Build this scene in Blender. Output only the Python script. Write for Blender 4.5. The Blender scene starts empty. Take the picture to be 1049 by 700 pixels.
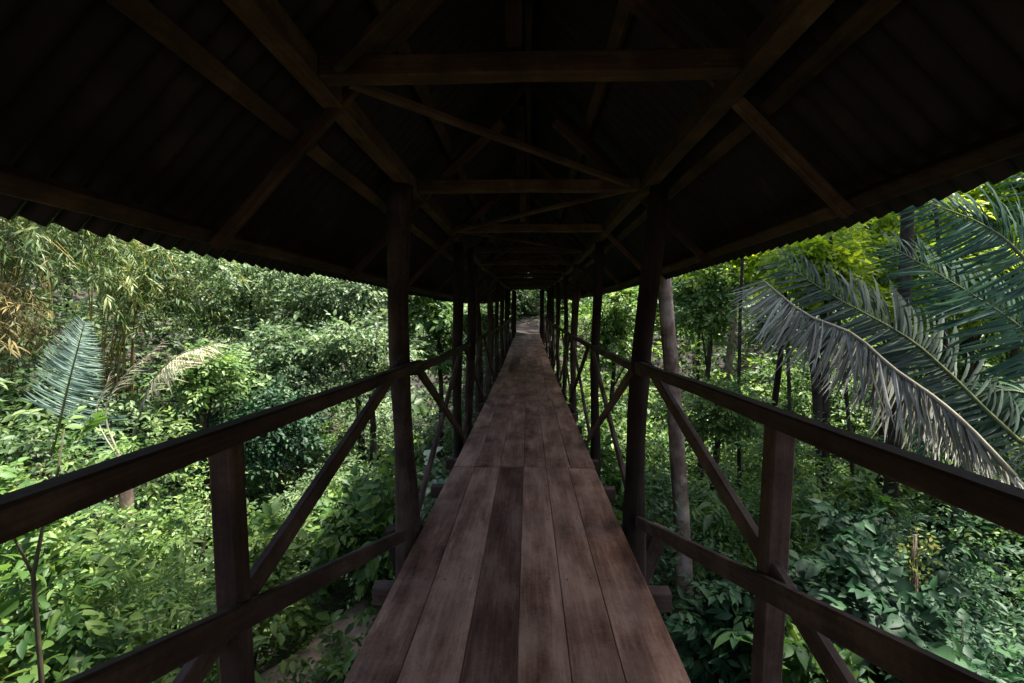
import bpy, math, random
import numpy as np
from mathutils import Vector, Matrix

random.seed(7)
RNG = np.random.default_rng(11)
scene = bpy.context.scene
col = scene.collection
R = math.radians

# ------------------------------------------------------------------ camera
F = 480.0 / 1049.0 * 36.0
EYE = 1.5
cam_d = bpy.data.cameras.new("camera")
cam = bpy.data.objects.new("camera", cam_d)
col.objects.link(cam)
cam_d.sensor_width = 36.0
cam_d.lens = F
cam_d.clip_start = 0.05
cam_d.clip_end = 500
cam.location = (0, 0, EYE)
cam.rotation_euler = (R(90 - 3.34), 0, R(1.97))
scene.camera = cam
CAM_M = cam.rotation_euler.to_matrix()


def at(px, py, y):
    """world point on the ray of photo pixel (px, py) at depth y along the bridge"""
    v = CAM_M @ Vector(((px - 524.5) / 480.0, -(py - 350.0) / 480.0, -1.0))
    v = v * (y / v.y)
    return Vector((v.x, v.y, v.z + EYE))


# ------------------------------------------------------------------ materials
def new_mat(name):
    m = bpy.data.materials.new(name)
    m.use_nodes = True
    nt = m.node_tree
    for n in list(nt.nodes):
        nt.nodes.remove(n)
    out = nt.nodes.new("ShaderNodeOutputMaterial")
    bs = nt.nodes.new("ShaderNodeBsdfPrincipled")
    nt.links.new(bs.outputs[0], out.inputs[0])
    return m, nt, bs, out


def ramp(nt, stops):
    r = nt.nodes.new("ShaderNodeValToRGB")
    el = r.color_ramp.elements
    while len(el) > 1:
        el.remove(el[-1])
    el[0].position = stops[0][0]
    el[0].color = (*stops[0][1], 1)
    for p, c in stops[1:]:
        e = el.new(p)
        e.color = (*c, 1)
    return r


def math_node(nt, op, a, b=None):
    n = nt.nodes.new("ShaderNodeMath")
    n.operation = op
    for i, v in enumerate((a, b)):
        if v is None:
            continue
        if isinstance(v, (int, float)):
            n.inputs[i].default_value = v
        else:
            nt.links.new(v, n.inputs[i])
    return n.outputs[0]


def wood(name, dark, mid, light, rough=0.75, grain=1.0, stain=0.6, spec=0.12, bump=0.4, moss=None, bdist=.012, sstretch=1.0, mscale=7.0, mfac=.75):
    """timber whose grain runs along the local X axis of each piece"""
    m, nt, bs, out = new_mat(name)
    L = nt.links
    tc = nt.nodes.new("ShaderNodeTexCoord")
    oi = nt.nodes.new("ShaderNodeObjectInfo")
    shift = nt.nodes.new("ShaderNodeVectorMath")
    shift.operation = 'MULTIPLY_ADD'
    L.new(oi.outputs['Random'], shift.inputs[0])
    shift.inputs[1].default_value = (37.0, 19.0, 53.0)
    L.new(tc.outputs['Object'], shift.inputs[2])
    mp = nt.nodes.new("ShaderNodeMapping")
    mp.inputs['Scale'].default_value = (1.6, 34 * grain, 34 * grain)
    L.new(shift.outputs[0], mp.inputs[0])
    n1 = nt.nodes.new("ShaderNodeTexNoise")
    n1.inputs['Scale'].default_value = 1.6
    n1.inputs['Detail'].default_value = 7
    n1.inputs['Roughness'].default_value = 0.65
    n1.inputs['Distortion'].default_value = 0.6
    L.new(mp.outputs[0], n1.inputs[0])
    n2 = nt.nodes.new("ShaderNodeTexNoise")       # broad stains
    n2.inputs['Scale'].default_value = 4.0
    n2.inputs['Detail'].default_value = 5
    n2.inputs['Roughness'].default_value = 0.6
    mp2 = nt.nodes.new('ShaderNodeMapping')
    mp2.inputs['Scale'].default_value = (sstretch, 1.6 if sstretch < 1 else 1.0, 1.0)
    L.new(shift.outputs[0], mp2.inputs[0])
    L.new(mp2.outputs[0], n2.inputs[0])
    n3 = nt.nodes.new("ShaderNodeTexNoise")       # fine specks
    n3.inputs['Scale'].default_value = 60.0
    n3.inputs['Detail'].default_value = 3
    L.new(shift.outputs[0], n3.inputs[0])
    a = math_node(nt, 'MULTIPLY', n1.outputs[0], 0.5)
    b = math_node(nt, 'MULTIPLY', n2.outputs[0], stain)
    c = math_node(nt, 'MULTIPLY', oi.outputs['Random'], 0.22)
    d = math_node(nt, 'MULTIPLY', n3.outputs[0], 0.2)
    s = math_node(nt, 'ADD', math_node(nt, 'ADD', a, b), math_node(nt, 'ADD', c, d))
    c0 = (0.25 + 0.5 * stain + 0.21) * 0.7
    s = math_node(nt, 'MULTIPLY', s, 0.7)
    rp = ramp(nt, [(c0 - 0.19, dark), (c0, mid), (c0 + 0.19, light)])
    L.new(s, rp.inputs[0])
    colr = rp.outputs[0]
    if moss:
        geo = nt.nodes.new("ShaderNodeNewGeometry")
        nm = nt.nodes.new("ShaderNodeTexNoise")
        nm.inputs['Scale'].default_value = mscale
        nm.inputs['Detail'].default_value = 6
        nm.inputs['Roughness'].default_value = 0.7
        L.new(geo.outputs['Position'], nm.inputs[0])
        rm = ramp(nt, [(0.52 if mscale > 5 else .42, (0, 0, 0)), (0.66 if mscale > 5 else .72, (1, 1, 1))])
        L.new(nm.outputs[0], rm.inputs[0])
        mx = nt.nodes.new("ShaderNodeMix")
        mx.data_type = 'RGBA'
        L.new(math_node(nt, 'MULTIPLY', rm.outputs[0], mfac), mx.inputs[0])
        L.new(colr, mx.inputs[6])
        mx.inputs[7].default_value = (*moss, 1)
        colr = mx.outputs[2]
    L.new(colr, bs.inputs['Base Color'])
    bs.inputs['Roughness'].default_value = rough
    bs.inputs['Specular IOR Level'].default_value = spec
    bp = nt.nodes.new("ShaderNodeBump")
    bp.inputs['Strength'].default_value = bump
    bp.inputs['Distance'].default_value = bdist
    L.new(math_node(nt, 'ADD', a, math_node(nt, 'MULTIPLY', n2.outputs[0], 0.3)), bp.inputs['Height'])
    L.new(bp.outputs[0], bs.inputs['Normal'])
    return m


def leaf(name, c0, c1, c2, rough=0.38, trans=0.3, spec=0.5, tval=1.7):
    """leaf whose tone varies leaf by leaf (attribute tint)"""
    m, nt, bs, out = new_mat(name)
    L = nt.links
    at_ = nt.nodes.new("ShaderNodeAttribute")
    at_.attribute_name = "tint"
    oi = nt.nodes.new("ShaderNodeObjectInfo")
    s = math_node(nt, 'ADD', at_.outputs['Fac'], math_node(nt, 'MULTIPLY', math_node(nt, 'SUBTRACT', oi.outputs['Random'], 0.5), 0.25))
    rp = ramp(nt, [(0.0, c0), (0.55, c1), (1.0, c2)])
    L.new(s, rp.inputs[0])
    L.new(rp.outputs[0], bs.inputs['Base Color'])
    bs.inputs['Roughness'].default_value = rough
    bs.inputs['Specular IOR Level'].default_value = spec
    tr = nt.nodes.new("ShaderNodeBsdfTranslucent")
    hs = nt.nodes.new("ShaderNodeHueSaturation")
    hs.inputs['Hue'].default_value = 0.487
    hs.inputs['Saturation'].default_value = 1.1
    hs.inputs['Value'].default_value = tval
    L.new(rp.outputs[0], hs.inputs['Color'])
    L.new(hs.outputs[0], tr.inputs[0])
    mix = nt.nodes.new("ShaderNodeMixShader")
    mix.inputs[0].default_value = trans
    L.new(bs.outputs[0], mix.inputs[1])
    L.new(tr.outputs[0], mix.inputs[2])
    L.new(mix.outputs[0], out.inputs[0])
    return m


M = {}
M['deck'] = wood('deck_timber', (0.030, 0.0135, 0.008), (0.140, 0.071, 0.045), (0.30, 0.18, 0.122), rough=0.7, stain=1.1, spec=0.06, sstretch=.4, moss=(0.29, 0.185, 0.132), mscale=2.2, mfac=.6)
M['deck_dark'] = wood('dark_deck_timber', (0.02, 0.0095, 0.006), (0.075, 0.038, 0.025), (0.16, 0.095, 0.067), rough=0.7, stain=1.1, spec=0.06, sstretch=.4)
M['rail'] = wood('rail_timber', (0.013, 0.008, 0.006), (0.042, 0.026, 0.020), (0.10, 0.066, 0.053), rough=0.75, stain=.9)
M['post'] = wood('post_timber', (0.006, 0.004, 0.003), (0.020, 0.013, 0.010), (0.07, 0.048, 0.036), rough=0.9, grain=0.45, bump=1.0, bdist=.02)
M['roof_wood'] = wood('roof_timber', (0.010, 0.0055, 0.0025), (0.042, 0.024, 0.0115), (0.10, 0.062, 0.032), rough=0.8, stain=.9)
M['bark'] = wood('bark', (0.014, 0.010, 0.007), (0.036, 0.026, 0.019), (0.085, 0.068, 0.052), rough=0.95, grain=0.22, bump=1.0, stain=1.0, bdist=.04)
M['lichen_bark'] = wood('lichen_bark', (0.04, 0.027, 0.02), (0.10, 0.07, 0.053), (0.24, 0.195, 0.165), rough=0.95, grain=0.22, bump=1.0, stain=1.2, moss=(0.15, 0.135, 0.085), bdist=.05)
M['stem'] = wood('green_stem', (0.012, 0.012, 0.006), (0.03, 0.028, 0.015), (0.06, 0.055, 0.03), rough=0.8, grain=0.4)
M['culm'] = wood('bamboo_culm', (0.12, 0.085, 0.025), (0.24, 0.17, 0.05), (0.36, 0.28, 0.10), rough=0.5, grain=0.5)
M['rachis_dry'] = wood('dry_rachis', (0.10, 0.085, 0.06), (0.19, 0.17, 0.12), (0.30, 0.27, 0.21), rough=0.8, grain=0.5)
M['rachis'] = wood('green_rachis', (0.03, 0.04, 0.015), (0.09, 0.10, 0.04), (0.17, 0.17, 0.08), rough=0.6, grain=0.5)

m, nt, bs, out = new_mat('roof_metal')
tc = nt.nodes.new("ShaderNodeTexCoord")
nz = nt.nodes.new("ShaderNodeTexNoise")
nz.inputs['Scale'].default_value = 5
nz.inputs['Detail'].default_value = 6
nt.links.new(tc.outputs['Object'], nz.inputs[0])
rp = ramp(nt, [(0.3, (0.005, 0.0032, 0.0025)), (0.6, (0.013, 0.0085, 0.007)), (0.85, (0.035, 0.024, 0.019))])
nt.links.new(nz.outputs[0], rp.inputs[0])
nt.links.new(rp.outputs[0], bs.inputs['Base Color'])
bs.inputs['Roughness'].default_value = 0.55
bs.inputs['Specular IOR Level'].default_value = 0.14
M['roof'] = m

m, nt, bs, out = new_mat('nail')
bs.inputs['Base Color'].default_value = (0.02, 0.014, 0.012, 1)
bs.inputs['Roughness'].default_value = 0.7
M['nail'] = m

# soil, with litter
m, nt, bs, out = new_mat('forest_floor')
tc = nt.nodes.new("ShaderNodeTexCoord")
n1 = nt.nodes.new("ShaderNodeTexNoise")
n1.inputs['Scale'].default_value = 0.9
n1.inputs['Detail'].default_value = 8
nt.links.new(tc.outputs['Object'], n1.inputs[0])
n2 = nt.nodes.new("ShaderNodeTexVoronoi")
n2.inputs['Scale'].default_value = 14
nt.links.new(tc.outputs['Object'], n2.inputs[0])
rp = ramp(nt, [(0.35, (0.016, 0.013, 0.008)), (0.5, (0.034, 0.025, 0.017)), (0.65, (0.024, 0.03, 0.012))])
nt.links.new(n1.outputs[0], rp.inputs[0])
mx = nt.nodes.new("ShaderNodeMix")
mx.data_type = 'RGBA'
mx.blend_type = 'MULTIPLY'
mx.inputs[0].default_value = 0.6
nt.links.new(rp.outputs[0], mx.inputs[6])
nt.links.new(n2.outputs['Color'], mx.inputs[7])
nt.links.new(mx.outputs[2], bs.inputs['Base Color'])
bs.inputs['Roughness'].default_value = 0.95
bp = nt.nodes.new("ShaderNodeBump")
bp.inputs['Strength'].default_value = 0.6
bp.inputs['Distance'].default_value = 0.08
nt.links.new(n2.outputs['Distance'], bp.inputs['Height'])
nt.links.new(bp.outputs[0], bs.inputs['Normal'])
M['ground'] = m

m, nt, bs, out = new_mat('shaded_dirt_path')
tc = nt.nodes.new("ShaderNodeTexCoord")
n1 = nt.nodes.new("ShaderNodeTexNoise")
n1.inputs['Scale'].default_value = 3.2
n1.inputs['Detail'].default_value = 8
nt.links.new(tc.outputs['Object'], n1.inputs[0])
rp = ramp(nt, [(0.3, (0.02, 0.013, 0.009)), (0.55, (0.05, 0.032, 0.024)), (0.8, (0.095, 0.068, 0.054))])  # soil tones lowered so the colour carries the shade at the bridge exit
nt.links.new(n1.outputs[0], rp.inputs[0])
nt.links.new(rp.outputs[0], bs.inputs['Base Color'])
bs.inputs['Roughness'].default_value = 0.95
bp = nt.nodes.new("ShaderNodeBump")
bp.inputs['Strength'].default_value = 0.5
bp.inputs['Distance'].default_value = 0.05
nt.links.new(n1.outputs[0], bp.inputs['Height'])
nt.links.new(bp.outputs[0], bs.inputs['Normal'])
M['path'] = m

M['sunlit_bank_soil'] = M['path'].copy()  # lighter copy of the path soil; sunlight is put into its colour
M['sunlit_bank_soil'].name = 'sunlit_bank_soil'
for n_ in M['sunlit_bank_soil'].node_tree.nodes:
    if n_.type == 'VALTORGB':
        for e_, c_ in zip(n_.color_ramp.elements, ((0.13, 0.085, 0.068), (0.27, 0.19, 0.16), (0.40, 0.31, 0.27))):
            e_.color = (*c_, 1)
M['leaf_bright'] = leaf('bright_leaf', (0.036, 0.080, 0.022), (0.085, 0.150, 0.038), (0.185, 0.25, 0.07), rough=0.5, trans=.4, spec=0.25)
M['leaf_mid'] = leaf('mid_leaf', (0.016, 0.046, 0.011), (0.047, 0.10, 0.021), (0.12, 0.185, 0.036), rough=0.52, trans=.38, spec=0.22)
M['leaf_blue'] = leaf('greyish_leaf', (0.024, 0.052, 0.020), (0.066, 0.110, 0.043), (0.16, 0.215, 0.085), rough=0.52, trans=0.34, spec=0.26)
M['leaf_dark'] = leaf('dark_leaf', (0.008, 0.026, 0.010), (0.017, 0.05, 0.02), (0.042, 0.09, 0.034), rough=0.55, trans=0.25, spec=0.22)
M['leaf_yellow'] = leaf('yellow_green_leaf', (0.07, 0.12, 0.014), (0.15, 0.235, 0.026), (0.30, 0.36, 0.05), rough=0.45, trans=0.6, spec=0.4, tval=2.2)
M['leaf_bamboo'] = leaf('bamboo_leaf', (0.035, 0.065, 0.018), (0.085, 0.13, 0.033), (0.21, 0.20, 0.062), rough=0.5, trans=0.3, spec=0.3)
M['leaf_litter'] = leaf('dry_bamboo_leaf', (0.045, 0.047, 0.015), (0.095, 0.088, 0.028), (0.20, 0.145, 0.045), rough=0.6, trans=0.25, spec=.25)
M['frond_blue'] = leaf('blue_green_frond', (0.016, 0.038, 0.024), (0.032, 0.068, 0.042), (0.068, 0.115, 0.072), rough=0.65, trans=0.28, spec=0.13)
M['frond_grey'] = leaf('grey_green_frond', (0.02, 0.033, 0.024), (0.043, 0.062, 0.046), (0.092, 0.112, 0.088), rough=0.7, trans=0.22, spec=0.10)
M['frond_dry'] = leaf('dry_frond', (0.08, 0.082, 0.068), (0.19, 0.192, 0.162), (0.38, 0.38, 0.335), rough=0.75, trans=0.42, spec=0.12)
M['frond_straw'] = leaf('straw_frond', (0.20, 0.185, 0.11), (0.34, 0.315, 0.20), (0.5, 0.47, 0.34), rough=0.7, trans=0.4, spec=0.2)
M['frond_pale'] = leaf('pale_blue_frond', (0.06, 0.095, 0.078), (0.12, 0.17, 0.142), (0.22, 0.28, 0.24), rough=0.5, trans=0.45, spec=0.3)
M['leaf_pale'] = leaf('pale_leaf', (0.07, 0.12, 0.065), (0.15, 0.21, 0.12), (0.32, 0.38, 0.27), rough=0.45, trans=0.25, spec=.3)


# ------------------------------------------------------------------ object helpers
def link(name, me, mat=None, parent=None):
    o = bpy.data.objects.new(name, me)
    col.objects.link(o)
    if mat is not None and me is not None:
        for mm in (mat if isinstance(mat, (list, tuple)) else [mat]):
            me.materials.append(mm)
    if parent is not None:
        o.parent = parent
    return o


def thing(name, label, cat, loc=(0, 0, 0), group=None):
    o = bpy.data.objects.new(name, None)
    col.objects.link(o)
    o.location = loc
    o.empty_display_size = 0.3
    o['label'] = label
    o['category'] = cat
    if group:
        o['group'] = group
    return o


def mesh_from(name, V, F_):
    me = bpy.data.meshes.new(name)
    me.from_pydata([tuple(v) for v in V], [], F_)
    me.update()
    return me


def bar_mesh(name, L, w, h, bev=0.006, wob=0.0, nseg=1, nails=None):
    """timber of length L along local X, centred on X from 0 to L; chamfered edges"""
    V, Fc = [], []
    y, z, b = w / 2, h / 2, bev
    ring = [(-y + b, -z), (y - b, -z), (y, -z + b), (y, z - b), (y - b, z), (-y + b, z), (-y, z - b), (-y, -z + b)]
    for i in range(nseg + 1):
        x = L * i / nseg
        dy = random.uniform(-wob, wob) if 0 < i < nseg else 0
        dz = random.uniform(-wob, wob) if 0 < i < nseg else 0
        for (a, c) in ring:
            V.append((x, a + dy, c + dz))
    n = len(ring)
    for i in range(nseg):
        for k in range(n):
            a, c = i * n + k, i * n + (k + 1) % n
            Fc.append((a, c, c + n, a + n))
    Fc.append(tuple(range(n))[::-1])
    Fc.append(tuple(nseg * n + k for k in range(n)))
    nf = len(Fc)
    if nails:
        for (x, yy) in nails:
            o = len(V)
            for k in range(7):
                a = 2 * math.pi * k / 7
                V.append((x + 0.008 * math.cos(a), yy + 0.008 * math.sin(a), z + 0.0012))
            Fc.append(tuple(range(o, o + 7)))
    me = mesh_from(name, V, Fc)
    if nails:
        mi = np.zeros(len(Fc), dtype=np.int32)
        mi[nf:] = 1
        me.polygons.foreach_set('material_index', mi)
    return me


def bar(name, p0, p1, w, h, mat, parent, up=(0, 0, 1), roll=0.0, bev=0.006, wob=0.0, nseg=1, nails=None):
    """a timber from p0 to p1; h is measured towards `up`"""
    p0, p1 = Vector(p0), Vector(p1)
    d = p1 - p0
    L = d.length
    x = d / L
    u = Vector(up)
    yv = u.cross(x).normalized()
    zv = x.cross(yv).normalized()
    rot = Matrix((x, yv, zv)).transposed()
    if roll:
        rot = rot @ Matrix.Rotation(roll, 3, 'X')
    me = bar_mesh(name, L, w, h, bev, wob, nseg, nails)
    o = link(name, me, [mat, M['nail']] if nails else mat, parent)
    o.matrix_local = Matrix.Translation(p0) @ rot.to_4x4()
    return o


def tube_arrays(pts, rad, n=8, rough=0.0, seed=0):
    """closed tube round a polyline: arrays of vertices and quads"""
    rs = np.random.default_rng(seed)
    P = np.array([tuple(p) for p in pts], dtype=float)
    rad = np.array(rad, dtype=float)
    T = np.gradient(P, axis=0)
    T /= np.linalg.norm(T, axis=1)[:, None] + 1e-9
    ref = np.array((0, 0, 1.0)) if abs(T[0][2]) < 0.9 else np.array((1.0, 0, 0))
    V, Fc = [], []
    ph = rs.uniform(0, 6.28, 4)
    for i in range(len(P)):
        a = np.cross(ref, T[i]); a /= np.linalg.norm(a) + 1e-9
        b = np.cross(T[i], a)
        for k in range(n):
            th = 2 * math.pi * k / n
            rr = rad[i] * (1 + rough * (math.sin(3 * th + ph[0] + i * 0.55) * 0.5 + math.sin(2 * th + ph[1] - i * 0.3) * 0.6 + rs.uniform(-.35, .35)))
            V.append(P[i] + rr * (math.cos(th) * a + math.sin(th) * b))
    for i in range(len(P) - 1):
        for k in range(n):
            a, c = i * n + k, i * n + (k + 1) % n
            Fc.append((a, c, c + n, a + n))
    Fc.append(tuple(range(n))[::-1])
    Fc.append(tuple((len(P) - 1) * n + k for k in range(n)))
    return V, Fc


def tubes(name, lst, mat, parent, n=8, rough=0.0, offset=(0, 0, 0)):
    """several tubes of ONE part as one mesh; local X runs up so the grain follows it"""
    V, Fc = [], []
    for j, (pts, rad) in enumerate(lst):
        v, f = tube_arrays(pts, rad, n if j == 0 else max(5, n - 3), rough, seed=j + len(pts) * 7 + int(abs(pts[0][0]) * 131))
        o = len(V)
        V += [(q[2] - offset[2], q[1] - offset[1], -(q[0] - offset[0])) for q in v]
        Fc += [tuple(i + o for i in ff) for ff in f]
    me = mesh_from(name, V, Fc)
    me.polygons.foreach_set('use_smooth', np.ones(len(me.polygons), dtype=bool))
    o = link(name, me, mat, parent)
    # local X -> world Z, local Z -> world -X
    o.matrix_local = Matrix(((0, 0, -1, 0), (0, 1, 0, 0), (1, 0, 0, 0), (0, 0, 0, 1)))
    return o


def norm(a):
    return a / (np.linalg.norm(a, axis=-1, keepdims=True) + 1e-9)


# leaf shapes: (u along, v half width, w lift) and faces
def leaf_template(stations, fold=0.22, droop=0.25):
    V, Fc = [], []
    prev = None
    for (u, hw) in stations:
        zc = -droop * u * u
        if hw <= 0.001:
            cur = (len(V),)
            V.append((u, 0, zc))
        else:
            cur = (len(V), len(V) + 1, len(V) + 2)
            V += [(u, -hw, zc + fold * hw), (u, 0, zc), (u, hw, zc + fold * hw)]
        if prev is not None:
            if len(prev) == 1 and len(cur) == 3:
                Fc += [(prev[0], cur[1], cur[0]), (prev[0], cur[2], cur[1])]
            elif len(cur) == 1 and len(prev) == 3:
                Fc += [(prev[0], prev[1], cur[0]), (prev[1], prev[2], cur[0])]
            else:
                Fc += [(prev[0], prev[1], cur[1], cur[0]), (prev[1], prev[2], cur[2], cur[1])]
        prev = cur
    return np.array(V), Fc


T_OVATE = leaf_template([(0, 0), (0.1, 0.1), (0.3, 0.25), (0.55, 0.24), (0.8, 0.12), (1, 0)], 0.3, 0.22)
T_MED = leaf_template([(0, 0), (0.38, 0.24), (0.72, 0.17), (1, 0)], 0.35, 0.25)
T_FAR = leaf_template([(0, 0), (0.45, 0.26), (1, 0)], 0.4, 0.2)
T_LONG = leaf_template([(0, 0), (0.3, 0.055), (0.7, 0.04), (1, 0)], 0.4, 0.35)
T_BLADE = leaf_template([(0, 0.012), (0.2, 0.032), (0.45, 0.031), (0.75, 0.024), (1, 0)], 0.4, 0.38)

T_HANG = leaf_template([(0, 0.012), (0.2, 0.032), (0.5, 0.03), (0.8, 0.018), (1, 0)], 0.5, 0.15)


def clear_of_bridge(P, pad=0.0):
    x, y, z = np.abs(P[:, 0]), P[:, 1], P[:, 2]
    inside = (x < 0.98 + pad) & (z > -0.5) & (z < 2.8) & (y < 27.2)
    roof = (x < 1.85 + pad) & (z > 1.5) & (z < 4.2) & (y < 27.2)
    return ~(inside | roof)


def leaves(name, P, D, N, Ls, tint, tmpl, mat, parent=None, widen=1.0, guard=True, loc=(0, 0, 0), smooth=True):
    if guard:
        tip = P + D * Ls[:, None]
        k = clear_of_bridge(P) & clear_of_bridge(tip)
        P, D, N, Ls, tint = P[k], D[k], N[k], Ls[k], tint[k]
    TV, TF = tmpl
    n, nv = len(P), len(TV)
    if n == 0:
        P = np.array([[0, 0, -50.]]); D = np.array([[1., 0, 0]]); N = np.array([[0, 0, 1.]]); Ls = np.array([.01]); tint = np.array([.5]); n = 1
    D = norm(D)
    N = norm(N - D * np.sum(N * D, axis=1, keepdims=True))
    S = np.cross(N, D)
    V = (P - np.array(loc))[:, None, :] + Ls[:, None, None] * (TV[None, :, 0:1] * D[:, None, :] + TV[None, :, 1:2] * widen * S[:, None, :] + TV[None, :, 2:3] * N[:, None, :])
    V = V.reshape(-1, 3)
    loops = np.concatenate([np.array(f) for f in TF])
    tot = np.array([len(f) for f in TF])
    nl = len(loops)
    allloops = (loops[None, :] + (np.arange(n) * nv)[:, None]).reshape(-1)
    alltot = np.tile(tot, n)
    starts = np.concatenate([[0], np.cumsum(alltot)[:-1]])
    me = bpy.data.meshes.new(name)
    me.vertices.add(len(V))
    me.vertices.foreach_set('co', V.astype(np.float32).reshape(-1))
    me.loops.add(len(allloops))
    me.loops.foreach_set('vertex_index', allloops.astype(np.int32))
    me.polygons.add(len(alltot))
    me.polygons.foreach_set('loop_start', starts.astype(np.int32))
    me.polygons.foreach_set('loop_total', alltot.astype(np.int32))
    me.polygons.foreach_set('use_smooth', np.full(len(alltot), smooth))
    a = me.attributes.new('tint', 'FLOAT', 'POINT')
    a.data.foreach_set('value', np.repeat(tint, nv).astype(np.float32))
    me.update(calc_edges=True)
    me.validate()
    return link(name, me, mat, parent)


def sprigs(C, A, N, k, slen, llen, ang=(70, 20), jit=0.25, droop=0.25):
    """k leaves set alternately along each twig: returns leaf arrays"""
    C, A, N = np.asarray(C), norm(np.asarray(A)), np.asarray(N)
    m_ = len(C)
    slen = np.broadcast_to(slen, (m_,))
    llen = np.broadcast_to(llen, (m_,)) * np.exp(RNG.normal(0, .28, m_))
    slen = slen * np.exp(RNG.normal(0, .22, m_))
    N = norm(N - A * np.sum(N * A, axis=1, keepdims=True))
    S = np.cross(N, A)
    ct = RNG.uniform(0.15, 0.85, m_)
    P_, D_, N_, L_, T_ = [], [], [], [], []
    for j in range(k):
        t = (j + 0.5) / k
        side = 1 if j % 2 else -1
        th = R(ang[0] + (ang[1] - ang[0]) * t)
        if j == k - 1:
            th = 0.1
        p = C + A * (slen * t)[:, None] - np.array((0, 0, 1.0)) * (slen * t * t * 0.3)[:, None]
        d = A * math.cos(th) + S * (side * math.sin(th)) + RNG.normal(0, jit, (m_, 3))
        d[:, 2] -= droop
        P_.append(p); D_.append(norm(d))
        N_.append(norm(N + RNG.normal(0, jit, (m_, 3))))
        L_.append(llen * RNG.uniform(0.65, 1.15, m_))
        T_.append(np.clip(ct + RNG.normal(0, 0.14, m_) + (RNG.uniform(0, 1, m_) < .04) * .5, 0, 1))
    return [np.concatenate(q) for q in (P_, D_, N_, L_, T_)]


def blob_points(center, radii, nblob, n, shell=0.72, up=0.15, flat=0.8, rs=None):
    """points on the uneven skin of a crown made of several clumps"""
    rs = rs or RNG
    c = np.array(center); r = np.array(radii)
    bc = norm(rs.normal(0, 1, (nblob, 3))) * rs.uniform(0.15, 0.85, (nblob, 1))
    br = rs.uniform(0.2, 0.42, nblob) * (12 / nblob) ** .25
    b = rs.choice(nblob, n, p=br ** 2 / np.sum(br ** 2))
    d = norm(rs.normal(0, 1, (n, 3)) + np.array((0, 0, up)))
    rr = rs.uniform(shell, 1.0, n)
    q = bc[b] + d * (br[b] * rr)[:, None] * np.array((1, 1, flat))
    return c + q * r, norm(q * 0.5 + d)


def dirs_from(O, spread=0.55, lift=0.0):
    A = O + RNG.normal(0, spread, O.shape)
    A[:, 2] = A[:, 2] * 0.6 + lift
    return norm(A)


# ------------------------------------------------------------------ terrain
def sm(a, b, x):
    t = np.clip((x - a) / (b - a), 0, 1)
    return t * t * (3 - 2 * t)


def zd(y):
    """height of the slightly sagging deck along the bridge"""
    return -0.02 * y + 0.00132 * y * y


def ground(x, y):
    x = np.asarray(x, dtype=float); y = np.asarray(y, dtype=float)
    end = zd(26.4) + 0.12 * np.clip(y - 26.4, 0, 60) - 0.04
    deep = -2.6 - 0.9 * sm(0.5, 4.0, x)
    f = sm(18.5, 26.2, y)
    b = sm(-1.5, -7.0, y)
    z = deep * (1 - f) * (1 - b) + end * f + (0.05) * b
    hl = 0.40 * np.clip(-x - 4.5, 0, 80) * (1 - 0.35 * f)
    hl = np.minimum(hl, 20)
    hr = 0.24 * np.clip(x - 6.5, 0, 80)
    hr = np.minimum(hr + 0.012 * np.clip(x - 10, 0, 60) ** 2, 20)
    z = z + hl + hr
    z = z + 0.15 * np.sin(x * 1.1 + y * 0.6) + 0.12 * np.sin(y * 1.3 - x * 0.5 + 1) * (1 - sm(19, 22, y) * sm(3.0, 1.2, np.abs(x)))
    z = z - 0.27 * (sm(2.2, 1.2, np.abs(x)) * sm(19, 21.5, y) * (1 - sm(40, 60, y))) * 0
    far = np.hypot(x, y)
    return z + 0.22 * np.clip(far - 34, 0, 60)


def axis(n, ext, k):
    t = np.linspace(-1, 1, n)
    return np.sinh(t * k) / np.sinh(k) * ext


gx, gy = axis(211, 170, 3.2), axis(211, 170, 3.2) + 6
GX, GY = np.meshgrid(gx, gy)
GZ = ground(GX, GY)
nG = 211
Vg = np.stack([GX, GY, GZ], -1).reshape(-1, 3)
Fg = [(j * nG + i, j * nG + i + 1, (j + 1) * nG + i + 1, (j + 1) * nG + i) for j in range(nG - 1) for i in range(nG - 1)]
me = mesh_from('ground', Vg, Fg)
me.polygons.foreach_set('use_smooth', np.ones(len(me.polygons), dtype=bool))
g_ob = link('ground', me, M['ground'])
g_ob['kind'] = 'structure'


def strip(name, pts, w, mat, lift=0.05, sub=10):
    """a path laid on the ground along points"""
    P = []
    for (a, b) in zip(pts[:-1], pts[1:]):
        for i in range(sub):
            P.append((a[0] + (b[0] - a[0]) * i / sub, a[1] + (b[1] - a[1]) * i / sub))
    P.append(pts[-1])
    V, Fc = [], []
    nn = 9
    for i, p in enumerate(P):
        q = P[min(i + 1, len(P) - 1)]; o = P[max(i - 1, 0)]
        d = Vector((q[0] - o[0], q[1] - o[1])).normalized()
        s = Vector((d.y, -d.x))
        ww = w * (1 + 0.18 * math.sin(i * 1.3) + 0.1 * math.sin(i * 0.6 + 2))
        for k in range(nn):
            t = (k / (nn - 1) - 0.5)
            x, y = p[0] + s.x * t * ww, p[1] + s.y * t * ww
            V.append((x, y, float(ground(x, y)) + lift * (1 - (2 * t) ** 4) - 0.03 * (abs(t) > 0.49)))
    for i in range(len(P) - 1):
        for k in range(nn - 1):
            a = i * nn + k
            Fc.append((a, a + 1, a + nn + 1, a + nn))
    me = mesh_from(name, V, Fc)
    me.polygons.foreach_set('use_smooth', np.ones(len(me.polygons), dtype=bool))
    o = link(name, me, mat)
    o['kind'] = 'structure'
    return o


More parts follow.
